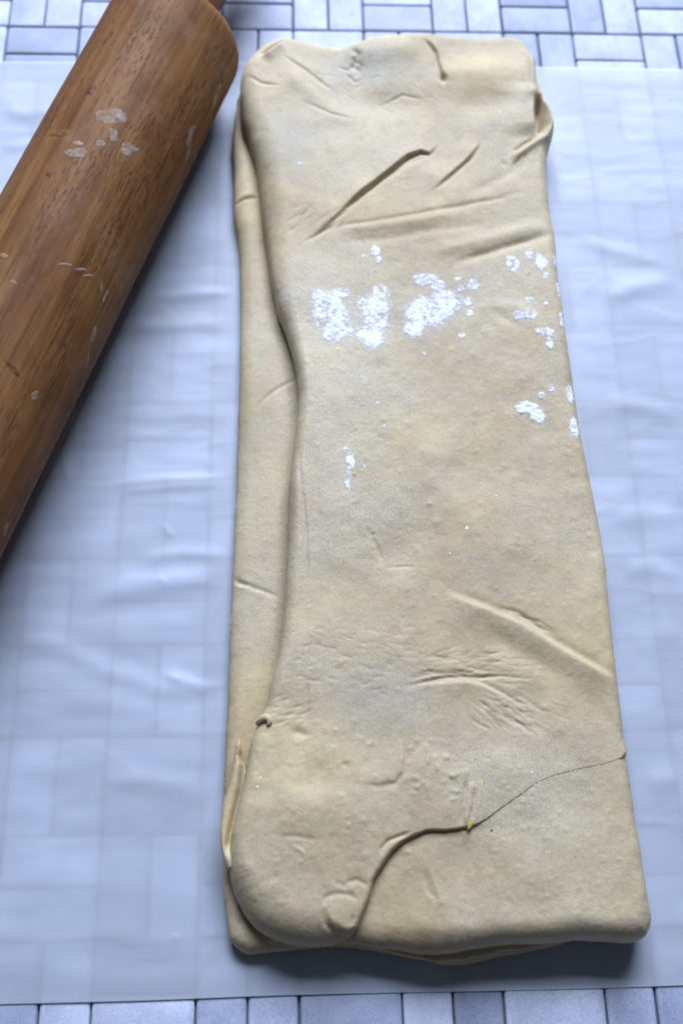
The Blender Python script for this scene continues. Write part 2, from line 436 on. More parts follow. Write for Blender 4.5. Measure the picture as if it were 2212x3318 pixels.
def slab(name, rows, H, parent, h=0.4, ref=None, wob=0.0, seed=0):
    """a soft sheet of dough: rows = outline (x, y, edge radius, z of widest point, z of underside) in mm,
    H = Raster of the top surface.  Returns the object; writes the finished top back into H."""
    O = resample_loop(rows, 2.2)
    if wob:
        d = np.roll(O[:, :2], -1, 0) - np.roll(O[:, :2], 1, 0); d /= np.hypot(d[:, 0], d[:, 1])[:, None]
        O[:, 0] += d[:, 1] * wob * fbm(O[:, 0], O[:, 1], 9, 3, seed); O[:, 1] -= d[:, 0] * wob * fbm(O[:, 0], O[:, 1], 9, 3, seed)
    area = 0.5 * np.sum(O[:, 0] * np.roll(O[:, 1], -1) - np.roll(O[:, 0], -1) * O[:, 1])
    if area < 0:
        O = O[::-1]
    n = len(O); A = O; Bq = np.roll(O, -1, 0)
    x0, y0 = O[:, :2].min(0) - 1.5 * h; x1, y1 = O[:, :2].max(0) + 1.5 * h
    nx = int((x1 - x0) / h) + 2; ny = int((y1 - y0) / h) + 2
    xs = x0 + np.arange(nx) * h; ys = y0 + np.arange(ny) * h
    X, Y = np.meshgrid(xs, ys)
    inside = np.zeros(X.shape, bool)
    dist = np.full(X.shape, 1e9); NX = np.zeros(X.shape); NY = np.zeros(X.shape)
    AT = np.zeros(X.shape + (3,)); AT[..., 0] = 1.0
    mr = max(2.0, O[:, 2].max() + 1)
    for k in range(n):
        a, b = A[k], Bq[k]
        if a[1] != b[1]:
            ya, yb = min(a[1], b[1]), max(a[1], b[1])
            j0 = int(np.ceil((ya - y0) / h)); j1 = int(np.ceil((yb - y0) / h))
            for j in range(max(0, j0), min(ny, j1)):
                xc = a[0] + (ys[j] - a[1]) * (b[0] - a[0]) / (b[1] - a[1])
                i0 = max(0, int(np.ceil((xc - x0) / h))); inside[j, i0:] ^= True
        lo0 = np.minimum(a[:2], b[:2]) - mr; hi0 = np.maximum(a[:2], b[:2]) + mr
        i0 = max(0, int((lo0[0] - x0) / h)); i1 = min(nx, int((hi0[0] - x0) / h) + 2)
        j0 = max(0, int((lo0[1] - y0) / h)); j1 = min(ny, int((hi0[1] - y0) / h) + 2)
        if i1 <= i0 or j1 <= j0:
            continue
        w = (slice(j0, j1), slice(i0, i1)); ab = b[:2] - a[:2]; l2 = ab @ ab + 1e-12
        t = np.clip(((X[w] - a[0]) * ab[0] + (Y[w] - a[1]) * ab[1]) / l2, 0, 1)
        cx = a[0] + t * ab[0]; cy = a[1] + t * ab[1]; d = np.hypot(X[w] - cx, Y[w] - cy)
        q = d < dist[w]
        dist[w] = np.where(q, d, dist[w]); NX[w] = np.where(q, cx, NX[w]); NY[w] = np.where(q, cy, NY[w])
        at3 = a[2:5] * (1 - t[..., None]) + b[2:5] * t[..., None]
        AT[w] = np.where(q[..., None], at3, AT[w])
    cell = inside[:-1, :-1] | inside[1:, :-1] | inside[:-1, 1:] | inside[1:, 1:]
    used = np.zeros(X.shape, bool)
    used[:-1, :-1] |= cell; used[1:, :-1] |= cell; used[:-1, 1:] |= cell; used[1:, 1:] |= cell
    outv = used & ~inside
    VX = np.where(outv, NX, X); VY = np.where(outv, NY, Y); D = np.where(outv, 0.0, dist)
    # pull the first inside vertices of a nearly touching edge on to it as well
    near = inside & (dist < 0.22 * h)
    VX = np.where(near, NX, VX); VY = np.where(near, NY, VY); D = np.where(near, 0.0, D)
    ht = H.sample(VX, VY)
    r = np.maximum(AT[..., 0], 0.05); zm = AT[..., 1] if ref is None else ht - (ref - AT[..., 1])
    zm = np.minimum(zm, ht - 0.05)
    q = np.clip(D / r, 0, 1)
    Z = zm + (ht - zm) * np.sqrt(np.maximum(0, 1 - (1 - q) ** 2))
    idx = -np.ones(X.shape, int); idx[used] = np.arange(used.sum())
    verts = np.stack([VX[used], VY[used], Z[used]], 1)
    jj, ii = np.nonzero(cell)
    faces = np.stack([idx[jj, ii], idx[jj, ii + 1], idx[jj + 1, ii + 1], idx[jj + 1, ii]], 1)
    # boundary loop -> sides
    E = np.concatenate([faces[:, [0, 1]], faces[:, [1, 2]], faces[:, [2, 3]], faces[:, [3, 0]]])
    nv = len(verts); code = E[:, 0].astype(np.int64) * nv + E[:, 1]; rev = E[:, 1].astype(np.int64) * nv + E[:, 0]
    bd = E[~np.isin(code, rev)]
    bv = np.unique(bd); pos = -np.ones(nv, int); pos[bv] = np.arange(len(bv))
    at_b = AT[used][bv]; bx = verts[bv, 0]; by = verts[bv, 1]; bz = verts[bv, 2]
    # inward normal from boundary edges
    nrm = np.zeros((len(bv), 2)); ev = verts[bd[:, 1], :2] - verts[bd[:, 0], :2]
    en = np.stack([-ev[:, 1], ev[:, 0]], 1)
    np.add.at(nrm, pos[bd[:, 0]], en); np.add.at(nrm, pos[bd[:, 1]], en)
    nrm /= (np.hypot(nrm[:, 0], nrm[:, 1]) + 1e-9)[:, None]
    allv = [verts]; allf = [faces]; prev = bv; base = nv
    zb = np.minimum(at_b[:, 2], bz - 0.1); rb = np.minimum(at_b[:, 0], bz - zb) * 0.55
    for k in range(1, 7):
        a = k / 6 * math.pi / 2
        ring = np.stack([bx + nrm[:, 0] * rb * (1 - math.cos(a)), by + nrm[:, 1] * rb * (1 - math.cos(a)), bz - (bz - zb) * math.sin(a)], 1)
        ids = base + np.arange(len(bv)); base += len(bv)
        allv.append(ring)
        pf = np.empty(nv if k == 1 else 0, int)
        top0 = prev[pos[bd[:, 0]]]; top1 = prev[pos[bd[:, 1]]]
        allf.append(np.stack([top1, top0, ids[pos[bd[:, 0]]], ids[pos[bd[:, 1]]]], 1))
        prev = ids
    V = np.concatenate(allv); Fc = np.concatenate(allf)
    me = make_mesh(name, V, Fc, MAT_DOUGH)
    o = obj(name, me, parent)
    T = Raster(x0, x0 + (nx - 1) * h, y0, y0 + (ny - 1) * h, h)
    T.Z = np.where(inside, Z, -50.0)[:T.ny, :T.nx] if T.Z.shape != Z.shape else np.where(inside, Z, -50.0)
    T.D = np.where(inside, dist, -1.0)
    return o, T


# ------------------------------------------------------------------ the tiled table
B = 36.0
TILE_L, TILE_W, TILE_T = 35.4, 17.4, 4.0


def tile_mesh(k):
    """a slightly pillowed stone brick with worn edges and rounded corners, top at z = 0"""
    rr = random.Random(40 + k)
    lx, ly = TILE_L / 2 - rr.uniform(0, .18), TILE_W / 2 - rr.uniform(0, .18)

    def loop(inset, z, cr):
        out = []
        for sx, sy, a0 in ((1, 1, 0), (-1, 1, 90), (-1, -1, 180), (1, -1, 270)):
            for a in (0, 30, 60, 90):
                an = math.radians(a0 + a)
                out.append((sx * (lx - inset - cr) + cr * math.cos(an), sy * (ly - inset - cr) + cr * math.sin(an), z))
        return out
    loops = [loop(0.0, -TILE_T, 1.1), loop(0.0, -0.95, 1.1), loop(0.14, -0.42, 1.1), loop(0.5, -0.12, 1.2), loop(1.25, -0.0, 1.4)]
    # small chips at the worn edge
    for lp in loops[2:4]:
        for i in range(len(lp)):
            x, y, z = lp[i]; lp[i] = (x + rr.uniform(-.08, .08), y + rr.uniform(-.08, .08), z - abs(rr.gauss(0, .05)))
    v = [p for lp in loops for p in lp]; n = 16; f = []
    for a in range(len(loops) - 1):
        for i in range(n):
            j = (i + 1) % n; f.append((a * n + i, a * n + j, (a + 1) * n + j, (a + 1) * n + i))
    f.append(tuple((len(loops) - 1) * n + i for i in range(n)))
    return make_mesh('tile', v, f, MAT_TILE), v, f


TILES = [tile_mesh(k) for k in range(8)]
table_v = []; table_f = []
XA, XB, YA, YB = -12 * B, 17 * B, -17 * B, 4 * B


def box(v, f, x0, x1, y0, y1, z0, z1):
    b = len(v)
    v += [(x0, y0, z0), (x1, y0, z0), (x1, y1, z0), (x0, y1, z0), (x0, y0, z1), (x1, y0, z1), (x1, y1, z1), (x0, y1, z1)]
    f += [tuple(b + i for i in q) for q in ((0, 3, 2, 1), (4, 5, 6, 7), (0, 1, 5, 4), (1, 2, 6, 5), (2, 3, 7, 6), (3, 0, 4, 7))]


box(table_v, table_f, XA - 2, XB + 2, YA - 2, YB + 2, -24.0, -1.9)
table = obj('table_top', make_mesh('table_top', table_v, table_f, MAT_GROUT, False))
tag(table, 'pale stone mosaic table top in a basket weave of small bricks', 'table top', kind='structure')

slots = []
for r in range(-4, 17):                       # row r lies between y = -r*B and y = -(r+1)*B
    for c in range(-12, 17):
        upright = ((c + r + 1) % 2 == 0)
        for k in (0, 1):
            if upright:
                slots.append((c * B + B * (.25 + .5 * k), -r * B - B / 2, math.pi / 2))
            else:
                slots.append((c * B + B / 2, -r * B - B * (.25 + .5 * k), 0.0))


def frame_need(x, y):
    """how far outside the camera's picture a table point lies (0 = inside), and its size there"""
    d = np.array([x, y, 0.0]) - CAM; z = d @ FW
    u = 1106 + F_PX * (d @ RT) / z; v = 1659 - F_PX * (d @ UP) / z
    return max(0, -u, u - 2212, -v, v - 3318)


scored = []
for s in slots:
    under = 76 < s[0] < 172 and -405 < s[1] < -60
    scored.append((1e5 if under else frame_need(s[0], s[1]), s))
scored.sort(key=lambda t: t[0])
fv, ff = [], []
for i, (sc_, (x, y, rz)) in enumerate(scored):
    me, tv, tf = TILES[random.randrange(8)]
    dz = random.uniform(-.12, .10); jx, jy = random.uniform(-.16, .16), random.uniform(-.16, .16); ja = random.gauss(0, .0035)
    flip = random.choice((0, math.pi))
    if i < 300:
        o = obj('tile', me, table)
        o.location = ((x + jx) * MM, (y + jy) * MM, dz * MM); o.rotation_euler = (random.gauss(0, .003), random.gauss(0, .003), rz + ja + flip)
    else:
        b = len(fv); ca, sa = math.cos(rz + ja), math.sin(rz + ja)
        fv += [(x + jx + p[0] * ca - p[1] * sa, y + jy + p[0] * sa + p[1] * ca, p[2] + dz) for p in tv]
        ff += [tuple(b + i_ for i_ in q) for q in tf]
tag(obj('tile_field', make_mesh('tile_field', fv, ff, MAT_TILE), table), kind='stuff')

# ------------------------------------------------------------------ outlines of the dough (layout sketch points)
def lift(pts, z):
    return [at(p[0], p[1], z) for p in pts]


def outline(segs):
    """segs: list of (points, z of the outline, edge radius, z widest, z underside)"""
    rows = []
    for pts, z, r, zm, zb in segs:
        for p in pts:
            x, y = at(p[0], p[1], z)
            rr = p[2] if len(p) > 2 else r
            rows.append((x, y, rr, p[3] if len(p) > 3 else zm, zb))
    return rows


HT = 21.0                                      # height of the upper fold
PIN_R = 32.2
PIN_P = np.array([-21.86, -150.0]); PIN_A = 0.34152
PIN_D = np.array([math.sin(PIN_A), math.cos(PIN_A)])

upper_rows = outline([
    # far edge, left to right
    ([(575, 130), (595, 108), (625, 93), (655, 86), (700, 95), (740, 105), (780, 110), (814, 102), (849, 88), (899, 80), (984, 80),
      (1034, 86), (1109, 89), (1169, 84), (1199, 92), (1219, 115)], 17.0, 7.0, 13, 4),
    # right edge with the open pocket
    ([(1229, 150, 3), (1231, 190, 2.5), (1249, 235, 2.2), (1264, 270, 2.2), (1271, 298, 2.5), (1264, 330, 3), (1257, 360), (1256, 408), (1265, 482), (1275, 532),
      (1284, 632), (1304, 781), (1329, 955), (1349, 1063), (1372, 1170), (1391, 1276), (1400, 1367), (1413, 1496), (1425, 1596), (1434, 1688), (1441, 1733, 3.5, 13)],
     16.5, 5.5, 12, 0.8),
    # thin seam over the middle layer, right to left
    ([(1428, 1744, 1.0, 19.6), (1386, 1757), (1331, 1767), (1276, 1781), (1230, 1801), (1185, 1833), (1143, 1861), (1107, 1887), (1088, 1898, .6, 20.4), (1060, 1903, .9, 20.0), (1020, 1907, .9, 19.9)],
     20.6, 0.35, 20.82, 16.5),
    ([(976, 1910, 1.0, 19.8), (963, 1917, 1.2, 19.4), (930, 1932, 1.6, 18.6), (898, 1961), (876, 1994), (858, 2023), (851, 2055), (836, 2095), (822, 2135, 2.4, 16.5),
      (804, 2153, 4.0, 14.5)], 18.5, 2.0, 17.8, 13.5),
    # rounded front left lobe
    ([(767, 2172), (713, 2176), (666, 2169), (626, 2156), (590, 2135), (561, 2102, 13), (540, 2062, 12), (529, 2026, 10, 10.8), (525, 1994, 7.5, 11.8)], 13.6, 13.0, 9.8, 8.0),
    # free left edge, front to back
    ([(526, 1950, 6, 12.6), (532, 1914), (543, 1867), (556, 1813), (569, 1748), (578, 1697), (594, 1656), (610, 1627), (621, 1573), (635, 1518), (648, 1441),
      (655, 1337), (659, 1276), (662, 1196), (663, 1121), (670, 1061), (678, 996), (685, 921), (682, 866), (672, 816), (655, 761, 6, 12.5), (637, 716, 7.5, 12), (622, 646, 9, 11),
      (612, 571, 10.5, 10.5), (602, 496, 11.5, 10), (597, 450, 12, 10), (590, 385, 12, 10), (580, 345, 12, 10), (567, 310, 11.5, 10), (555, 275, 10.5, 10), (549, 225, 9, 10), (551, 185, 8, 11), (560, 160, 6.5)], 14.5, 4.8, 13.4, 8.5),
])
U = np.array(upper_rows)
xmin, ymin = U[:, :2].min(0) - 6; xmax, ymax = U[:, :2].max(0) + 6
HR = Raster(xmin, xmax, ymin - 6, ymax, 0.4)
HR.Z += HT + 0.9 * fbm(HR.X, HR.Y, 62, 2, 1) + 0.78 * fbm(HR.X, HR.Y, 24, 3, 5) + 0.10 * fbm(HR.X, HR.Y, 5.5, 3, 9) + 0.022 * fbm(HR.X, HR.Y, 1.6, 2, 20)


def P(*pts):
    return lift(pts, HT)


R_ = HR
# --- far end: folds, dents and the corner pocket
R_.blob(P((1120, 165))[0], 20, 9, 2.6, .1); R_.line(P((1190, 105), (1216, 130), (1222, 170), (1216, 215), (1195, 250)), 2.0, 1.3, .3)
R_.blob(P((1130, 235))[0], 18, 7, -1.8, .2)
R_.line(P((780, 128), (890, 112), (985, 108)), 8, 2.4, .3); R_.blob(P((880, 235))[0], 17, 9, -1.8, 0); R_.blob(P((760, 270))[0], 16, 8, 1.0, .2)
R_.blob(P((700, 190))[0], 14, 10, 0.9, 0)
R_.step(P((655, 92), (640, 100), (625, 112), (608, 124), (596, 132)), 2.2, 4, .5, .3, 1.4)
R_.line(P((560, 165), (600, 190), (650, 198)), .9, -.6); R_.line(P((800, 110), (822, 128), (812, 150), (830, 168)), 1.4, -1.0, .3); R_.line(P((650, 150), (690, 200), (745, 240), (800, 262)), 4.5, .9, .3)
R_.line(P((640, 120), (700, 160), (745, 195), (780, 215)), 1.0, -.8)
R_.step(P((968, 84), (990, 105), (1002, 122), (1008, 150), (1016, 178), (1024, 200)), 1.0, 5, .5, .25, .8)
R_.blob(P((1018, 181))[0], 1.4, 2.3, -2.2, .3)
for a_, b_, c_ in (((800, 130), (830, 150), (815, 180)), ((790, 165), (815, 185), (835, 178)), ((770, 150), (800, 160), (822, 140)), ((865, 238), (925, 214), (985, 226)), ((690, 230), (760, 262), (830, 275))):
    R_.line(P(a_, b_, c_), .8, -.45)
# pocket: the far corner of the sheet stands over the lip of the layer below
R_.step(P((1233, 195), (1228, 230), (1226, 262), (1229, 290), (1232, 318))[::-1], 3.0, 11, .5, .25, 0)
R_.line(P((1237, 212), (1238, 250), (1239, 285), (1236, 312)), 2.0, -7.5, .3)
R_.line(P((1246, 216), (1262, 258), (1268, 292), (1254, 314), (1222, 334), (1188, 356), (1168, 376)), 1.7, 1.7, .15)
R_.line(P((1230, 316), (1200, 332), (1176, 352)), .9, -1.1, .3)
for k in range(9):
    x = 1150 + k * 10 + random.uniform(-4, 4); y = 385 + random.uniform(-14, 14) - k * 2
    R_.line(P((x, y), (x + random.uniform(-4, 8), y - random.uniform(10, 20))), .6, -random.uniform(.2, .5), .4)
# --- the torn overlap and its neighbours
R_.step(P((1014, 320), (1000, 338), (985, 353), (965, 350), (935, 362), (905, 385), (870, 412), (830, 444), (780, 486))[::-1], 1.7, 8, .4, .32, 1.2)
R_.step(P((880, 404), (835, 442), (795, 474), (750, 515), (700, 560))[::-1], 1.0, 7, .6, .35, .45)
R_.line(P((985, 358), (940, 372), (905, 396), (870, 424)), 1.4, -.6, .3)
R_.step(P((1107, 308), (1098, 335), (1078, 362), (1040, 396), (1008, 425), (980, 445))[::-1], 1.1, 6, .5, .35, .8)
R_.step(P((1090, 330), (1060, 372), (1020, 408)), .3, 5, .5, .35, 0)
R_.line(P((700, 550), (740, 530), (790, 515), (860, 507), (960, 490), (1040, 476), (1150, 455), (1225, 430)), 1.3, -.55, .25)
R_.line(P((725, 545), (800, 527), (900, 514), (1010, 498), (1110, 486)), 2.6, .6, .3)
R_.line(P((735, 572), (800, 552), (880, 548), (960, 532), (1060, 520), (1160, 505)), 2.4, -.5, .3)
R_.line(P((1030, 610), (1090, 588), (1160, 566), (1225, 546), (1285, 528)), 2.0, -1.25, .3)
R_.line(P((960, 585), (1060, 565), (1150, 540), (1270, 505)), 3.4, .9, .3)
R_.line(P((690, 560), (715, 545), (745, 528), (790, 500)), .8, -.5, .3)
R_.line(P((1060, 450), (1120, 425), (1180, 390), (1230, 350)), 2.5, -.5, .35)
R_.line(P((1110, 700), (1170, 735), (1205, 762)), 2.4, -.5, .4)
R_.line(P((1130, 690), (1190, 705), (1240, 750)), 3.0, .4, .4)
# --- left free edge: a second sheet edge running along it
R_.step(P((606, 470), (616, 560), (626, 640), (640, 700), (655, 742)), .55, 2.5, .35, .25, .5)
R_.step(P((690, 1010), (692, 1080), (700, 1150), (706, 1220), (708, 1300), (706, 1380)), .32, 3.0, .4, .25, .35)
R_.line(P((676, 1020), (680, 1100), (684, 1190), (684, 1290)), 2.4, .5, .2)
# --- broad unevenness of the middle
R_.blob(P((800, 950))[0], 16, 26, .55); R_.blob(P((880, 1270))[0], 11, 8, -.9); R_.blob(P((760, 1160))[0], 14, 22, .4)
R_.blob(P((1000, 1100))[0], 8, 46, .4, .08); R_.blob(P((1110, 1120))[0], 12, 40, -.4, .1)
R_.line(P((846, 1222), (868, 1258), (882, 1300)), 1.0, -.5); R_.line(P((880, 1303), (930, 1300), (960, 1303)), .5, -.3)
R_.line(P((840, 1210), (852, 1228), (866, 1226)), .6, -.35)
# --- the long soft ridge near the right edge
rid = [(1010, 1352), (1040, 1369), (1110, 1396), (1200, 1432), (1267, 1476), (1330, 1514), (1385, 1545), (1432, 1570)]
R_.step(P(*[(x, y - 2) for x, y in rid])[::-1], 2.3, 8.5, .9, .22, .55)
R_.line(P((1080, 1425), (1150, 1470), (1240, 1522), (1330, 1566)), 4.6, -.95, .35)
R_.line(P((1130, 1390), (1190, 1405), (1240, 1440), (1290, 1462)), .8, -.5, .3)
R_.line(P((1180, 1408), (1240, 1428), (1280, 1455)), .5, -.35, .3)
# --- crow's feet of small wrinkles
R_.line(P((915, 1582), (960, 1570), (1010, 1558), (1055, 1553), (1105, 1556), (1150, 1552), (1212, 1556)), .7, -.7, .3)
R_.line(P((930, 1560), (990, 1548), (1050, 1546), (1110, 1548)), .6, -.5, .3)
R_.step(P((950, 1577), (1010, 1567), (1070, 1562), (1110, 1572), (1160, 1598), (1215, 1640))[::-1], .45, 4, .45, .3, .4)
rw = random.Random(5)


def scratch(n, box_, ang, spread, ln, w, dep):
    x0, y0, x1, y1 = box_
    for _ in range(n):
        x = rw.uniform(x0, x1); y = rw.uniform(y0, y1); a = math.radians(ang + rw.gauss(0, spread)); l = rw.uniform(*ln); b = a + rw.gauss(0, .25)
        R_.line(P((x, y), (x + l * .5 * math.cos(a), y + l * .5 * math.sin(a)), (x + l * .5 * math.cos(a) + l * .5 * math.cos(b), y + l * .5 * math.sin(a) + l * .5 * math.sin(b))),
                rw.uniform(*w), -rw.uniform(*dep) * .68, .45)


scratch(90, (660, 1440, 950, 1590), 8, 14, (22, 55), (.30, .5), (.10, .30))
scratch(60, (930, 1500, 1150, 1570), 2, 9, (40, 110), (.30, .5), (.12, .36))
scratch(46, (1060, 1575, 1200, 1650), 36, 8, (45, 110), (.32, .55), (.12, .38))
scratch(30, (1140, 1600, 1270, 1670), 22, 10, (40, 80), (.3, .5), (.10, .28))
scratch(26, (1020, 1690, 1130, 1790), 55, 20, (20, 60), (.3, .5), (.10, .26))
scratch(20, (1055, 1790, 1120, 1860), 96, 9, (30, 70), (.3, .45), (.1, .3))
scratch(26, (700, 160, 1000, 240), 20, 25, (25, 70), (.4, .7), (.1, .28))
scratch(22, (640, 470, 760, 560), -38, 10, (30, 80), (.4, .7), (.1, .3))
scratch(30, (800, 1180, 960, 1330), 40, 40, (12, 30), (.35, .6), (.1, .25))
scratch(26, (585, 1600, 700, 1690), -12, 12, (15, 45), (.35, .6), (.15, .4))
# --- front left lobe
R_.line(P((706, 1560), (706, 1620), (702, 1676)), .5, -.45, .25); R_.blob(P((684, 1682))[0], 2.2, 1.6, -.7); R_.blob(P((700, 1688))[0], 1.6, 1.2, -.5)
R_.step(P((925, 1690), (928, 1740), (922, 1775), (905, 1795), (870, 1802), (820, 1798))[::-1], .45, 7, .5, .3, .3)
R_.blob(P((735, 1790))[0], 9, 6, -1.0, .2); R_.blob(P((690, 1850))[0], 15, 9, 1.0); R_.blob(P((830, 1860))[0], 13, 8, .6); R_.blob(P((640, 1900))[0], 8, 14, .6)
R_.line(P((880, 1968), (876, 1950), (890, 1932), (920, 1920), (950, 1910)), .7, -.8, .25)
R_.line(P((785, 2030), (820, 2020), (840, 2032), (852, 2025)), .9, -.5, .3); R_.line(P((765, 2025), (785, 2032), (800, 2042)), .8, -.35, .3)
R_.line(P((742, 2085), (748, 2060), (775, 2052), (805, 2056), (826, 2072)), .9, -.45, .2)
R_.line(P((742, 2085), (746, 2120), (770, 2142), (800, 2146)), .9, -.45, .25); R_.line(P((812, 2100), (808, 2118), (800, 2126)), .8, -.4, .3)
R_.blob(P((785, 2096))[0], 5, 6.5, .7)
R_.blob(P((560, 2040))[0], 6, 12, .7); R_.line(P((628, 1920), (680, 1922), (740, 1930)), .8, -.3); R_.line(P((670, 1940), (696, 1958), (700, 1980)), .6, .35)
R_.blob(P((1000, 1770))[0], 8, 6, .7)
R_.step(P((1075, 1790), (1070, 1830), (1066, 1870), (1062, 1903)), .6, 3, .4, .2, .5); R_.line(P((1090, 1800), (1088, 1850), (1080, 1898)), .6, -.6, .3)
scratch(40, (560, 1700, 1000, 2060), 20, 60, (8, 26), (.3, .55), (.06, .2))
scratch(50, (700, 700, 1350, 1350), 40, 70, (6, 18), (.3, .5), (.05, .14))
# little blisters in the sheet
for _ in range(520):
    x, y = rw.uniform(690, 1400), rw.uniform(520, 1900); r_b = rw.uniform(.5, 1.5)
    R_.blob(P((x, y))[0], r_b, r_b * rw.uniform(.7, 1.2), rw.choice((1, 1, 1, -.7)) * rw.uniform(.07, .22))
for _ in range(170):
    x, y = rw.uniform(570, 960), rw.uniform(1690, 2080); r_b = rw.uniform(.6, 1.7)
    R_.blob(P((x, y))[0], r_b, r_b * rw.uniform(.7, 1.2), rw.choice((1, 1, -.8)) * rw.uniform(.06, .2))
for _ in range(34):
    x, y = rw.uniform(930, 1060), rw.uniform(1700, 1840)
    R_.blob(P((x, y))[0], rw.uniform(.6, 1.3), rw.uniform(.6, 1.2), rw.uniform(.1, .35))

dough = empty('folded_dough', (118, -240, 0.6))
tag(dough, 'long slab of pale raw dough folded in layers on the waxed paper', 'dough')
DO = np.array([118, -240, 0.6])


def centre(o):
    """keep the part where it was built, under its parent's empty"""
    o.matrix_parent_inverse = Matrix.Translation(-Vector(DO * MM))
    return o


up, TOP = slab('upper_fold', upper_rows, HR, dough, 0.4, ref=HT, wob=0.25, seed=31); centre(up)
up['label'] = 'wide upper fold with floury patches and small wrinkles'

# middle layer, seen in front of the seam
MR = Raster(xmin, xmax, ymin - 8, ymax - 240, 0.5)
gap_pts = np.array(P((780, 2100), (850, 2050), (930, 1930), (1000, 1900), (1086, 1900), (1230, 1800), (1441, 1738), (1500, 1738)))
gap_val = np.array([4.6, 4.4, 2.9, 1.5, .6, .15, .08, .08])
hm = HR.sample(MR.X, MR.Y)
MR.Z = hm + .03 * fbm(MR.X, MR.Y, 1.8, 2, 22) - np.interp(MR.X, gap_pts[:, 0], gap_val)
R2 = R_; R_ = MR
R_.blob(P((1055, 1990))[0], 9, 15, -1.8, .1); R_.blob(P((1020, 2090))[0], 10, 7, 1.0); R_.blob(P((1000, 1950))[0], 12, 9, .7)
R_.line(P((1068, 1912), (1070, 1960), (1062, 2030)), 1.2, -.4); R_.line(P((1090, 1915), (1085, 1980), (1100, 2020)), .8, -.2)
R_.line(P((975, 1990), (985, 2040), (1010, 2080)), 1.0, -.5); R_.line(P((990, 1985), (1010, 2060), (1025, 2085)), .6, .35)
R_.line(P((900, 2100), (1000, 2130), (1100, 2120)), 3, .5); R_.line(P((1120, 1890), (1200, 1990), (1240, 2080)), 6, .5)
scratch(20, (1030, 1920, 1110, 2050), 95, 12, (20, 50), (.35, .6), (.05, .13))
scratch(34, (900, 1960, 1440, 2100), 30, 60, (8, 22), (.35, .6), (.05, .16))
for _ in range(170):
    x, y = rw.uniform(900, 1460), rw.uniform(1800, 2120)
    R_.blob(P((x, y))[0], rw.uniform(.6, 1.1), rw.uniform(.6, 1.0), rw.uniform(.06, .22))
R_ = R2
mid_rows = outline([
    ([(1431, 1700, 5, 8), (1439, 1738), (1450, 1802), (1459, 1871), (1473, 1962), (1489, 2054)], 15.5, 5.5, 11.0, 0.8),
    ([(1493, 2100), (1491, 2130), (1478, 2153), (1450, 2165), (1404, 2166), (1331, 2162), (1285, 2165), (1175, 2170), (1084, 2181), (1003, 2193), (950, 2190), (894, 2181), (822, 2171), (786, 2166)],
     10.5, 8.5, 10.0, 5.6),
    ([(755, 2140), (770, 2040), (840, 1960), (930, 1900), (1050, 1875), (1180, 1810), (1320, 1745)], 15.0, 2.0, 14.0, 8.0),
])
# the part that runs on under the upper fold lies lower
dd, ss, tt, ww = MR.dist(np.array(P((804, 2153), (836, 2095), (851, 2055), (876, 1994), (930, 1932), (970, 1907), (1086, 1903), (1143, 1861), (1230, 1801), (1331, 1767), (1441, 1736), (1480, 1725))), 60)
MR.Z[ww] -= np.where(ss > 0, np.clip((dd - 1.6) * 1.1, 0, 4.5), 0)
mid, MT = slab('middle_fold', mid_rows, MR, dough, 0.5, wob=.7, seed=41); centre(mid)
mid['label'] = 'smooth middle layer showing at the front corner below the seam'

# bottom layer: strip along the left and lip along the front
base_rows = outline([
    ([(556, 215), (543, 255), (537, 280), (534, 325), (537, 400), (537, 496), (549, 571), (552, 696), (550, 896), (545, 1046), (542, 1146), (536, 1276), (529, 1436),
      (522, 1642), (517, 1757), (513, 1900), (512, 2030), (520, 2102), (528, 2156)], 5.0, 6.5, 4.6, 0.6),
    ([(544, 2178), (568, 2192), (605, 2190), (670, 2183), (731, 2179), (786, 2176), (858, 2186), (966, 2206), (1021, 2217), (1084, 2213), (1153, 2197), (1221, 2186), (1290, 2168), (1331, 2150), (1400, 2140), (1455, 2120)],
     3.5, 4.0, 3.4, 0.6),
    ([(1460, 2060), (1420, 1800), (1375, 1400), (1310, 1000), (1255, 640), (1235, 480), (1200, 300), (1150, 215), (1000, 190), (700, 190)], 9.0, 3.0, 5.0, 0.6),
])
bx = np.array(base_rows)
BR = Raster(bx[:, 0].min() - 5, bx[:, 0].max() + 5, bx[:, 1].min() - 5, bx[:, 1].max() + 5, 0.6)
BR.Z += 9.3 + .45 * fbm(BR.X, BR.Y, 40, 3, 15) + .10 * fbm(BR.X, BR.Y, 6, 3, 18) + .03 * fbm(BR.X, BR.Y, 2.0, 2, 23)
BR.Z -= 3.2 * smooth01((at(700, 2130, 5)[1] - BR.Y) / 12)      # thins to a lip at the front


def Pb(*pts):
    return lift(pts, 9.3)


flap_edge = [(549, 225), (555, 275), (567, 310), (580, 345), (597, 450), (612, 571), (637, 716), (672, 816), (685, 921), (670, 1061), (662, 1196), (659, 1276), (648, 1441), (621, 1573), (594, 1656), (569, 1748), (543, 1867), (525, 1950), (529, 2026), (561, 2102), (626, 2156)]
BR.line(lift([(x + 12, y) for x, y in flap_edge], 10), 5.5, -2.6, .03)
BR.step(Pb((536, 466), (560, 455), (592, 446)), .8, 7, .5, .2, .5)
BR.line(Pb((588, 936), (620, 905), (650, 885), (690, 858)), .7, -.55, .3)
BR.line(Pb((531, 1308), (545, 1335), (590, 1352), (655, 1374)), .8, -.7, .3); BR.line(Pb((530, 1318), (552, 1340), (575, 1345)), .6, -.5, .3)
BR.line(Pb((527, 1330), (548, 1348), (570, 1352)), .6, .4, .3)
for _ in range(60):
    x, y = rw.uniform(535, 680), rw.uniform(500, 1700)
    BR.blob(Pb((x, y))[0], rw.uniform(.7, 1.2), rw.uniform(.7, 1.1), rw.uniform(.06, .2))
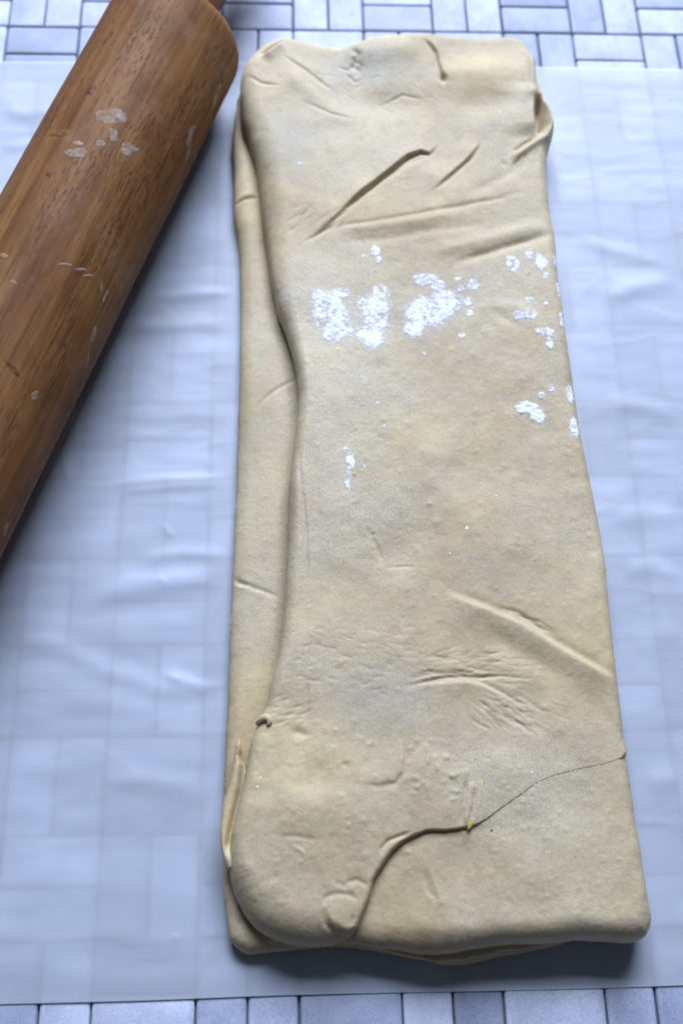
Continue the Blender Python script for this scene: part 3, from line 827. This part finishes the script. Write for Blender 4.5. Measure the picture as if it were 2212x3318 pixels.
for k in range(8):
    x = 600 + k * 90
    BR.line(lift([(x, 2170 + rw.uniform(-6, 6)), (x + 45, 2172 + rw.uniform(-5, 8)), (x + 95, 2178 + rw.uniform(-6, 10))], 6), .8, -.8, .3)
bas, BT = slab('bottom_fold', base_rows, BR, dough, 0.6, wob=.35, seed=51); centre(bas)
bas['label'] = 'bottom layer of dough showing as a strip along the left side'

# torn front lip squeezed out below the middle layer
lip_rows = outline([
    ([(800, 2168), (858, 2181), (930, 2196), (1000, 2206), (1060, 2207), (1110, 2200), (1160, 2187), (1215, 2178), (1262, 2166), (1275, 2140), (1100, 2140), (900, 2140), (820, 2150)], 6.5, 1.6, 6.4, 5.0)])
lx = np.array(lip_rows)
LR = Raster(lx[:, 0].min() - 5, lx[:, 0].max() + 5, lx[:, 1].min() - 5, lx[:, 1].max() + 5, 0.4)
LR.Z += 7.6 + .5 * fbm(LR.X, LR.Y, 8, 3, 33) + .25 * fbm(LR.X, LR.Y, 2.5, 2, 35)
lip, _t = slab('torn_layer_edge', lip_rows, LR, dough, 0.4, wob=.9, seed=61); centre(lip)

# thin edge of an inner layer standing between the bottom layer and the front left lobe
sl_rows = outline([
    ([(550, 1697, .5), (541, 1712, .8), (536, 1751), (526, 1805), (513, 1845), (505, 1896), (504, 1928), (511, 1965), (522, 1997)], 15.0, 2.1, 14.2, 9.5),
    ([(536, 2000), (542, 1960), (546, 1920), (556, 1870), (564, 1815), (564, 1770), (559, 1748, 1.0), (555, 1722, .6)], 14.5, 1.2, 13.0, 9.0)])
sx = np.array(sl_rows)
SR = Raster(sx[:, 0].min() - 3, sx[:, 0].max() + 3, sx[:, 1].min() - 3, sx[:, 1].max() + 3, 0.3)
SR.Z += 16.6 + .25 * fbm(SR.X, SR.Y, 9, 2, 37)
SR.line(lift([(556, 1712), (556, 1735), (562, 1755), (555, 1809), (541, 1867), (532, 1907), (526, 1940), (523, 1975)], 15.0), 1.3, -3.4, .15)
sli, _t = slab('inner_layer_edge', sl_rows, SR, dough, 0.3, wob=.25, seed=71); centre(sli)


# small curled scrap at the free left edge
def tube(path, radii, seg=10, mat=MAT_DOUGH, name='tube'):
    path = [np.array(p, float) for p in path]; v = []; f = []
    for i, p in enumerate(path):
        t = path[min(i + 1, len(path) - 1)] - path[max(i - 1, 0)]; t /= np.linalg.norm(t)
        a = np.cross(t, (0, 0, 1.0)); a /= np.linalg.norm(a) + 1e-9; b = np.cross(t, a)
        for k in range(seg):
            an = 2 * math.pi * k / seg; v.append(p + radii[i] * (math.cos(an) * a * 1.0 + math.sin(an) * b * .8))
    for i in range(len(path) - 1):
        for k in range(seg):
            f.append((i * seg + k, (i + 1) * seg + k, (i + 1) * seg + (k + 1) % seg, i * seg + (k + 1) % seg))
    f.append(tuple(range(seg))); f.append(tuple((len(path) - 1) * seg + k for k in range(seg))[::-1])
    me = make_mesh(name, v, f, mat)
    import bmesh
    bm = bmesh.new(); bm.from_mesh(me); bmesh.ops.recalc_face_normals(bm, faces=bm.faces); bm.to_mesh(me); bm.free()
    return me


cp = []
CZ = 0.0
for (px, py, z) in ((590, 1664, 18.4), (596, 1656, 19.6), (603, 1650, 20.6), (610, 1648, 21.3), (617, 1651, 21.7), (619, 1658, 21.8), (616, 1664, 21.6), (612, 1668, 21.2)):
    x, y = at(px, py, z + CZ); cp.append((x, y, z + CZ))
centre(obj('curled_scrap', tube(cp, [.7, 1.1, 1.35, 1.4, 1.25, .95, .6, .15], 12, name='curled_scrap'), dough))

# ------------------------------------------------------------------ waxed paper
PX0, PX1, PH = -175.0, 345.0, 1.0
PR = Raster(PX0, PX1, -451.5, -23.5, PH)
X, Y = PR.X, PR.Y
wav = np.zeros_like(X)
PR.Z += 0.92 + .10 * np.clip(1 - np.abs(fbm(X * .35 + 40, Y + 7, 34, 3, 46)) / .16, 0, 1) ** 1.3 + .06 * np.clip(1 - np.abs(fbm(X * .5 + 90, Y * 1.0, 17, 3, 48)) / .14, 0, 1) + .42 * fbm(X * .45, Y, 26, 3, 40) + .22 * fbm(X * .3, Y, 11, 2, 44)


def Pp(*pts):
    return lift(pts, 1.0)


for pts, w, hgt in (
        ([(150, 1390), (300, 1350), (420, 1335), (560, 1312)], 5.0, 1.5), ([(300, 1290), (420, 1270), (560, 1280)], 3.5, 1.0), ([(220, 1115), (380, 1102), (560, 1096)], 2.2, 1.0),
        ([(250, 1130), (400, 1118), (560, 1112)], 1.6, .6), ([(330, 690), (420, 676), (560, 670)], 3.0, 1.0), ([(260, 750), (420, 748), (560, 735)], 4.0, .9),
        ([(0, 1420), (120, 1480), (240, 1535), (360, 1580), (530, 1600)], 4.0, .7), ([(360, 1545), (410, 1560), (470, 1580), (540, 1580)], 2.4, .8), ([(100, 1590), (250, 1610), (400, 1640)], 5, .7),
        ([(230, 1800), (330, 1790), (420, 1810), (500, 1840)], 4, .7), ([(1370, 700), (1450, 660), (1568, 640)], 5, 1.2), ([(1300, 540), (1400, 570), (1568, 620)], 4, .9),
        ([(1380, 930), (1450, 930), (1568, 960)], 4, .9), ([(1400, 1200), (1480, 1180), (1568, 1190)], 5, .9), ([(1420, 1310), (1500, 1300), (1568, 1330)], 4, 1.0),
        ([(0, 250), (60, 262), (140, 250)], 4, 1.0), ([(0, 340), (60, 330), (120, 345)], 3, .8), ([(1440, 1480), (1568, 1440)], 6, .8), ([(0, 1750), (140, 1760), (260, 1740)], 6, .8),
        ([(0, 2010), (200, 2030), (400, 2010)], 7, .6), ([(1480, 1800), (1568, 1780)], 5, .8)):
    PR.line(Pp(*pts), w, hgt * .55, .3)
for pts in ([(370, 1195), (385, 1222), (406, 1234)], [(140, 1050), (150, 1080), (158, 1105)], [(380, 1550), (405, 1558), (425, 1562)], [(360, 1325), (385, 1345)], [(398, 2145), (405, 2160)]):
    PR.line(Pp(*pts), 1.0, .28, .4)
# pressed flat under the dough and under the pin
OB = np.array(base_rows)[:, :2]
cxm = 118.0
xl = np.interp(-Y, -OB[:19, 1], OB[:19, 0]); xr = np.interp(-Y, np.array([30, 60, 200, 300, 440]), np.array([196., 192, 190, 192, 195]))
outside = np.maximum(np.maximum(xl - X, X - xr), np.maximum(Y + 30, -436 - Y))
k1 = smooth01((outside + 2) / 16.0)
sd = (X - PIN_P[0]) * PIN_D[1] - (Y - PIN_P[1]) * PIN_D[0]
al = (X - PIN_P[0]) * PIN_D[0] + (Y - PIN_P[1]) * PIN_D[1]
k2 = np.where(al < 132, smooth01((np.abs(sd) - 3) / 14.0), 1.0)
edge = smooth01(np.minimum(-23.5 - Y, Y + 451.5) / 9.0)
PR.Z = 0.30 + np.maximum(PR.Z - 0.42, 0) * k1 * k2 * (0.45 + .55 * edge)
PR.Z = np.where(outside < 0, np.minimum(PR.Z, .5), PR.Z)
ny, nx = X.shape
# the cut edges are a touch wavy
yy = Y + (.5 * vnoise(X / 70, X * 0, 50)) * (1 - smooth01((-23.5 - Y) / 40)) + (.7 * vnoise(X / 80, X * 0 + 3, 51)) * (1 - smooth01((Y + 451.5) / 40))
pv = np.stack([X.ravel(), yy.ravel(), PR.Z.ravel()], 1)
I = np.arange(ny * nx).reshape(ny, nx)
pf = np.stack([I[:-1, :-1].ravel(), I[:-1, 1:].ravel(), I[1:, 1:].ravel(), I[1:, :-1].ravel()], 1)
paper = obj('waxed_paper', make_mesh('waxed_paper', pv, pf, MAT_PAPER))
tag(paper, 'sheet of translucent white waxed paper spread over the tiles', 'paper')

# ------------------------------------------------------------------ rolling pin
pin = empty('rolling_pin', (PIN_P[0] + PIN_D[0] * -22, PIN_P[1] + PIN_D[1] * -22, PIN_R + .42))
pin.rotation_euler = (-math.pi / 2, 0, -PIN_A)          # local z runs along the pin, away from the viewer
tag(pin, 'worn wooden rolling pin with flour smears lying beside the dough', 'rolling pin')
T0, T1 = -157.0, 143.5                                   # barrel ends along local z


def lathe(prof, seg, name, mat=MAT_WOOD):
    v = []; f = []
    for r, z in prof:
        for k in range(seg):
            a = 2 * math.pi * k / seg; v.append((r * math.cos(a), r * math.sin(a), z))
    n = len(prof)
    for i in range(n - 1):
        for k in range(seg):
            f.append((i * seg + k, i * seg + (k + 1) % seg, (i + 1) * seg + (k + 1) % seg, (i + 1) * seg + k))
    f.append(tuple(range(seg))[::-1]); f.append(tuple((n - 1) * seg + k for k in range(seg)))
    return make_mesh(name, v, f, mat)


RC = 9.0
prof = [(14.0, T0 + .6)] + [(PIN_R - RC + RC * math.sin(a), T0 + RC - RC * math.cos(a)) for a in np.linspace(0, math.pi / 2, 9)]
prof += [(PIN_R + .12 * math.sin(t * 19), T0 + RC + (T1 - T0 - 2 * RC) * t) for t in np.linspace(.02, .98, 40)]
prof += [(PIN_R - RC + RC * math.cos(a), T1 - RC + RC * math.sin(a)) for a in np.linspace(0, math.pi / 2, 9)] + [(14.0, T1 - .6)]
obj('barrel', lathe(prof, 128, 'barrel'), pin)
hp = [(9.0, -1.5), (11.0, 0.8), (12.4, 2.2), (12.8, 6), (12.0, 14), (12.6, 26), (14.2, 45), (15.0, 62), (14.4, 78), (12.0, 90), (8.0, 96), (3.0, 98.5)]
hm_ = lathe(hp, 48, 'handle')
h1 = obj('handle', hm_, pin); h1.location = (0, 0, (T1 + .2) * MM)
h2 = obj('handle', hm_, pin); h2.location = (0, 0, (T0 - .2) * MM); h2.rotation_euler = (math.pi, 0, 0)


def pin_local(px, py):
    """angle and length on the barrel for a sketch point"""
    x, y = px * 2212 / 1568.0, py * 2212 / 1568.0
    d = FW + RT * (x - 1106) / F_PX - UP * (y - 1659) / F_PX; d /= np.linalg.norm(d)
    ax = np.array([PIN_D[0], PIN_D[1], 0]); c = np.array([PIN_P[0] + PIN_D[0] * -22, PIN_P[1] + PIN_D[1] * -22, PIN_R + .42])
    o_ = CAM - c; dp = d - (d @ ax) * ax; op = o_ - (o_ @ ax) * ax
    qa, qb, qc = dp @ dp, 2 * dp @ op, op @ op - PIN_R ** 2
    disc = max(qb * qb - 4 * qa * qc, 0); t = (-qb - math.sqrt(disc)) / (2 * qa); p = o_ + t * d
    lx_ = np.array([PIN_D[1], -PIN_D[0], 0]); lx_ = lx_; ly_ = np.cross(ax, lx_)
    return math.atan2(p @ ly_, p @ lx_), p @ ax


def smear(px, py, w, l, rot, seed, name='flour_smear'):
    """thin crust of dried flour on the barrel; w, l in mm"""
    w *= 1.35; l *= 1.35; a0, z0 = pin_local(px, py); n = 40; s = np.linspace(-1.35, 1.35, n); GX, GY = np.meshgrid(s, s)
    u = GX * w / 2; v = GY * l / 2; ca, sa = math.cos(rot), math.sin(rot)
    U_ = u * ca - v * sa; V_ = u * sa + v * ca
    q = 1 - (GX ** 2 + GY ** 2) + .95 * fbm(U_ + seed * 9.1, V_, max(w, l) * .4, 4, seed % 40, .6)
    hh = np.clip(q, 0, 1) * .22
    keep = q > 0.02
    ang = a0 + U_ / PIN_R; rad = PIN_R + .14 + hh
    VV = np.stack([rad * np.cos(ang), rad * np.sin(ang), z0 + V_], -1).reshape(-1, 3)
    cell = keep[:-1, :-1] & keep[1:, :-1] & keep[:-1, 1:] & keep[1:, 1:]
    jj, ii = np.nonzero(cell)
    if len(jj) == 0: return
    I_ = np.arange(n * n).reshape(n, n)
    fc = np.stack([I_[jj, ii], I_[jj, ii + 1], I_[jj + 1, ii + 1], I_[jj + 1, ii]], 1)
    us = np.unique(fc); re = -np.ones(n * n, int); re[us] = np.arange(len(us))
    obj(name, make_mesh(name, VV[us], re[fc], MAT_SMEAR), pin)


for i, (px, py, w, l, rot) in enumerate(((255, 265, 9, 5.5, .5), (275, 272, 7, 3, 1.2), (175, 352, 8, 4, .3), (260, 310, 3.2, 4.5, .6), (232, 330, 3, 3, 0), (300, 340, 5, 3, .4),
                                        (290, 350, 3, 3, 0), (437, 310, 3.4, 9, .3), (433, 350, 2.4, 8, .2), (495, 225, 4, 9, .2),
                                        (232, 660, 1.6, 4, .6), (243, 680, 1.2, 5, 0), (185, 620, 1.2, 4, -.9), (150, 608, 1.0, 5, -1.0), (205, 634, 1.0, 4, -.9), (30, 648, 3, 1.2, 0), (80, 908, 2, 3.5, .3),
                                        (215, 770, 2.4, 5, .3), (200, 830, 2, 5, .4), (15, 1215, 3, 5, .2), (180, 330, 3, 2, .2))):
    smear(px, py, w, l, rot, i + 3)


# ------------------------------------------------------------------ flour on the dough
def amount(me_, vals):
    a_ = me_.attributes.new('amount', 'FLOAT', 'POINT'); a_.data.foreach_set('value', np.asarray(vals, np.float32))


def flour(name, blobs, label, seed, rough=.9, thick=.2, h=.28, surf=TOP):
    """blobs: (px, py, rx, ry) in sketch units; powder heaped on the dough surface with ragged edges"""
    k = 0.163                                        # mm per sketch unit near the dough top
    C_ = [(*at(b[0], b[1], HT), b[2] * k * 1.18, b[3] * k * 1.18) for b in blobs]
    xa = min(c[0] - c[2] * 2.1 for c in C_); xb = max(c[0] + c[2] * 2.1 for c in C_)
    ya = min(c[1] - c[3] * 2.1 for c in C_); yb = max(c[1] + c[3] * 2.1 for c in C_)
    gx, gy = np.meshgrid(np.arange(xa, xb, h), np.arange(ya, yb, h))
    q = np.full(gx.shape, -9.0)
    for cx_, cy_, rx, ry in C_:
        q = np.maximum(q, 1 - np.sqrt(((gx - cx_) / rx) ** 2 + ((gy - cy_) / ry) ** 2))
    halo = np.exp(-(np.clip(.15 - q, 0, 9) / .55) ** 2) * (.72 + .5 * fbm(gx, gy, 7, 3, seed + 17))
    nz = fbm(gx, gy, 5.0, 5, seed, .68); nz2 = fbm(gx + 50, gy, 1.4, 3, seed + 7, .6)
    q = np.minimum(q * 1.7, .52) + 1.25 * rough * nz + .5 * nz2 - .45 * np.clip(1 - np.abs(fbm(gx + 9, gy + 31, 4.0, 3, seed + 11, .6)) / .07, 0, 1)
    ok = surf.sample(gx, gy) > 1
    q = np.where(ok, q, -1)
    cover = ((q > -0.28) | (halo > .12)) & ok
    z = surf.sample(gx, gy) + .05 + thick * np.clip(q + .05, 0, 1) ** .7 * (.55 + .45 * (nz2 + 1) / 1.2) + .035 * np.clip(fbm(gx, gy, .9, 2, seed + 3), -1, 1)
    z = np.where(cover, z, surf.sample(gx, gy) - .05)
    cell = (cover[:-1, :-1].astype(int) + cover[1:, :-1] + cover[:-1, 1:] + cover[1:, 1:]) >= 2
    jj, ii = np.nonzero(cell); n0, n1 = gx.shape; I_ = np.arange(n0 * n1).reshape(n0, n1)
    fc = np.stack([I_[jj, ii], I_[jj, ii + 1], I_[jj + 1, ii + 1], I_[jj + 1, ii]], 1)
    us = np.unique(fc); re = -np.ones(n0 * n1, int); re[us] = np.arange(len(us))
    V_ = np.stack([gx.ravel(), gy.ravel(), z.ravel()], 1)[us]
    me_ = make_mesh(name, V_, re[fc], MAT_FLOUR)
    amount(me_, np.maximum(np.clip((q.ravel()[us] + .28) * 1.12 - .22, -.5, 1.5), -.34 + .46 * halo.ravel()[us]))
    o = obj(name, me_)
    tag(o, label, 'flour', 'patches of flour lying on the dough')
    return o


flour('flour_patch', [(757, 715, 40, 50), (775, 755, 38, 36), (782, 675, 26, 14), (735, 690, 22, 30)], 'large white flour patch nearest the left free edge of the dough', 4, .55)
flour('flour_patch', [(862, 720, 34, 62), (850, 770, 36, 34), (875, 675, 22, 26), (835, 700, 18, 18)], 'tall white flour patch just right of the largest left one', 9, .55)
flour('flour_patch', [(985, 715, 62, 40), (950, 755, 26, 22), (1022, 690, 36, 34), (975, 640, 30, 18), (1005, 655, 18, 18)], 'cracked white flour patch in the middle of the dough width', 13, .5)
flour('flour_patch', [(1085, 655, 16, 16), (1075, 692, 11, 13), (1058, 662, 10, 9), (1078, 718, 10, 9), (1060, 770, 8, 8), (1050, 640, 8, 6)], 'loose cluster of small flour lumps right of the cracked patch', 17, .45)
flour('flour_patch', [(1172, 592, 12, 8), (1186, 605, 8, 14), (1168, 606, 7, 9), (1180, 620, 8, 8)], 'small ring of flour below the soft crease near the right edge', 21, .35)
flour('flour_patch', [(1214, 583, 9, 14), (1244, 604, 16, 20), (1253, 634, 8, 9), (1236, 588, 8, 8)], 'scattered flour lumps beside the small flour ring', 24, .5)
flour('flour_patch', [(1214, 690, 11, 10), (1218, 720, 16, 20), (1190, 725, 14, 14), (1252, 697, 7, 6)], 'thin flour patch below the small flour ring', 27, .6, .3)
flour('flour_patch', [(1258, 768, 18, 18), (1240, 760, 12, 8), (1262, 790, 9, 12)], 'narrow streak of flour lumps halfway to the lower right flour patch', 30, .6, .4)
flour('flour_patch', [(1234, 955, 16, 22), (1215, 935, 22, 18), (1242, 908, 9, 10), (1266, 895, 7, 14), (1195, 940, 12, 10)], 'flour patch lowest on the right, with lumps trailing up from it', 33, .65, .4)
flour('flour_patch', [(1308, 905, 10, 24), (1318, 980, 12, 26)], 'pair of pale flour smudges on the right rim of the dough', 36, .5, .3)
flour('flour_patch', [(1283, 660, 7, 22), (1292, 735, 7, 30), (1276, 595, 6, 18)], 'thin flour streaks along the upper right rim of the dough', 39, .5, .3)
flour('flour_patch', [(862, 575, 12, 16), (866, 595, 9, 10), (835, 588, 6, 6)], 'faint dab of flour above the two largest patches', 42, .6, .25)
flour('flour_patch', [(804, 1060, 9, 34), (800, 1100, 8, 30), (795, 1035, 6, 14)], 'faint upright smudge of flour beside the orange fleck', 45, .95, .2)

# loose grains and specks: nobody could count them
ico_v = [(0, 0, 1), (.9, 0, .3), (.28, .85, .3), (-.72, .53, .3), (-.72, -.53, .3), (.28, -.85, .3)]
ico_f = [(0, 1, 2), (0, 2, 3), (0, 3, 4), (0, 4, 5), (0, 5, 1)]
gv, gf = [], []


def grain(x, y, s):
    z = float(TOP.sample(x, y))
    if z < 5: return
    b = len(gv); a = rw.uniform(0, 6.28); ca, sa = math.cos(a), math.sin(a)
    for p in ico_v:
        px_, py_ = p[0] * s * rw.uniform(.7, 1.3), p[1] * s * rw.uniform(.7, 1.3)
        gv.append((x + px_ * ca - py_ * sa, y + px_ * sa + py_ * ca, z - .03 + p[2] * s * .75 * rw.uniform(.7, 1.2)))
    gf.extend(tuple(b + i for i in f) for f in ico_f)


def cloud(n, cx_, cy_, sx_, sy_, s0, s1):
    for _ in range(n):
        x, y = at(rw.gauss(cx_, sx_), rw.gauss(cy_, sy_), HT); grain(x, y, rw.uniform(s0, s1))


cloud(260, 800, 740, 60, 60, .10, .26); cloud(200, 1000, 700, 55, 55, .10, .26); cloud(170, 1220, 640, 40, 60, .10, .28)
cloud(160, 1230, 930, 45, 60, .10, .28); cloud(150, 1260, 780, 30, 70, .10, .25); cloud(160, 800, 1080, 40, 70, .08, .2)
cloud(60, 850, 1270, 40, 40, .08, .2)
for cx_, cy_, sx_, sy_, n_ in ((757, 718, 34, 40, 1500), (860, 725, 28, 50, 1500), (985, 712, 46, 36, 1700), (1075, 680, 20, 30, 300), (1230, 600, 26, 22, 350), (1210, 715, 22, 20, 450),
                               (1260, 775, 14, 24, 350), (1228, 940, 28, 28, 700), (1312, 945, 8, 45, 400), (1286, 680, 6, 60, 300), (800, 1065, 22, 50, 900), (740, 1120, 45, 130, 1300), (850, 580, 18, 18, 250)):
    cloud(n_, cx_, cy_, sx_, sy_, .05, .15)
for _ in range(420):
    x, y = at(rw.uniform(640, 1400), rw.uniform(260, 2080), HT); grain(x, y, rw.uniform(.08, .2))
for px, py, s in ((1074, 1214, .9), (868, 925, .55), (883, 979, .6), (836, 1071, .55), (1142, 1140, .5), (975, 812, .7), (688, 375, .9), (1034, 1273, .4), (592, 1808, .5), (598, 1788, .4), (1220, 1775, .55), (948, 912, .4), (694, 372, .6)):
    for _ in range(3):
        x, y = at(px + rw.uniform(-3, 3), py + rw.uniform(-3, 3), HT); grain(x, y, s * rw.uniform(.5, 1))
dust_me = make_mesh('flour_dust', gv, gf, MAT_FLOUR, True); amount(dust_me, np.full(len(dust_me.vertices), 0.75))
tag(obj('flour_dust', dust_me), 'loose flour grains scattered over the dough', 'flour', kind='stuff')


# tiny coloured flecks
def fleck(name, px, py, rx, ry, rot, col, label, seed, surf=TOP):
    x, y = at(px, py, HT); n = 14; r2 = random.Random(seed); v = []; f = []
    ca, sa = math.cos(rot), math.sin(rot); z0 = max(float(surf.sample(x, y)), float(MT.sample(x, y)))
    for lay, (q, dz) in enumerate(((1.0, 0.0), (.8, .14), (.35, .2))):
        for k in range(n):
            a = 2 * math.pi * k / n; j = 1 + .25 * math.sin(3 * a + seed) + .15 * math.sin(5 * a)
            u, w = rx * q * j * math.cos(a), ry * q * j * math.sin(a)
            v.append((x + u * ca - w * sa, y + u * sa + w * ca, z0 + dz))
    for l in range(2):
        for k in range(n):
            f.append((l * n + k, l * n + (k + 1) % n, (l + 1) * n + (k + 1) % n, (l + 1) * n + k))
    f.append(tuple(2 * n + k for k in range(n)))
    tag(obj(name, make_mesh(name, v, f, plain(name, col, .6))), label, 'fleck')


fleck('herb_fleck', 1111, 1796, .45, 1.5, -.25, (.36, .50, .14), 'tiny green fleck on the dough above the seam', 1)
fleck('butter_fleck', 1077, 1893, .9, 1.7, .1, (.50, .36, .06), 'small yellow fleck pressed into the seam of the dough', 2)
fleck('crumb', 1129, 1906, .5, .5, .1, (.35, .16, .03), 'tiny brown crumb just right of the yellow fleck', 3)
fleck('crumb', 813, 1089, .8, .7, .1, (.75, .38, .10), 'tiny orange crumb in the middle of the dough left half', 4)


# old food stains soaked into the barrel
def stain(px, py, w, l, rot, seed, col, name='stain'):
    m, nt = new_mat('barrel_stain')
    out = N(nt, 'ShaderNodeOutputMaterial'); b = N(nt, 'ShaderNodeBsdfPrincipled', Roughness=0.55)
    tc = N(nt, 'ShaderNodeTexCoord'); n1 = N(nt, 'ShaderNodeTexNoise', Scale=300.0, Detail=4.0); L(nt, tc, 'Object', n1, 'Vector')
    b.inputs['Base Color'].default_value = (*col, 1); ra = ramp(nt, [(.32, (.05,)), (.66, (.8,))]); L(nt, n1, 'Fac', ra, 'Fac'); L(nt, ra, 'Color', b, 'Alpha')
    L(nt, b, 'BSDF', out, 'Surface')
    n_before = set(pin.children)
    smear(px, py, w, l, rot, seed, name)
    for o in set(pin.children) - n_before:
        o.data.materials.clear(); o.data.materials.append(m)


stain(210, 208, 3.0, 5.0, -.2, 60, (.16, .025, .008))
stain(135, 306, 9.0, 2.4, .1, 62, (.26, .12, .012))
stain(114, 399, 2.0, 2.0, 0, 64, (.10, .03, .008))
stain(30, 845, 7.0, 1.6, -.4, 66, (.10, .03, .008))
stain(8, 588, 4.0, 1.6, 0, 68, (.40, .22, .05))
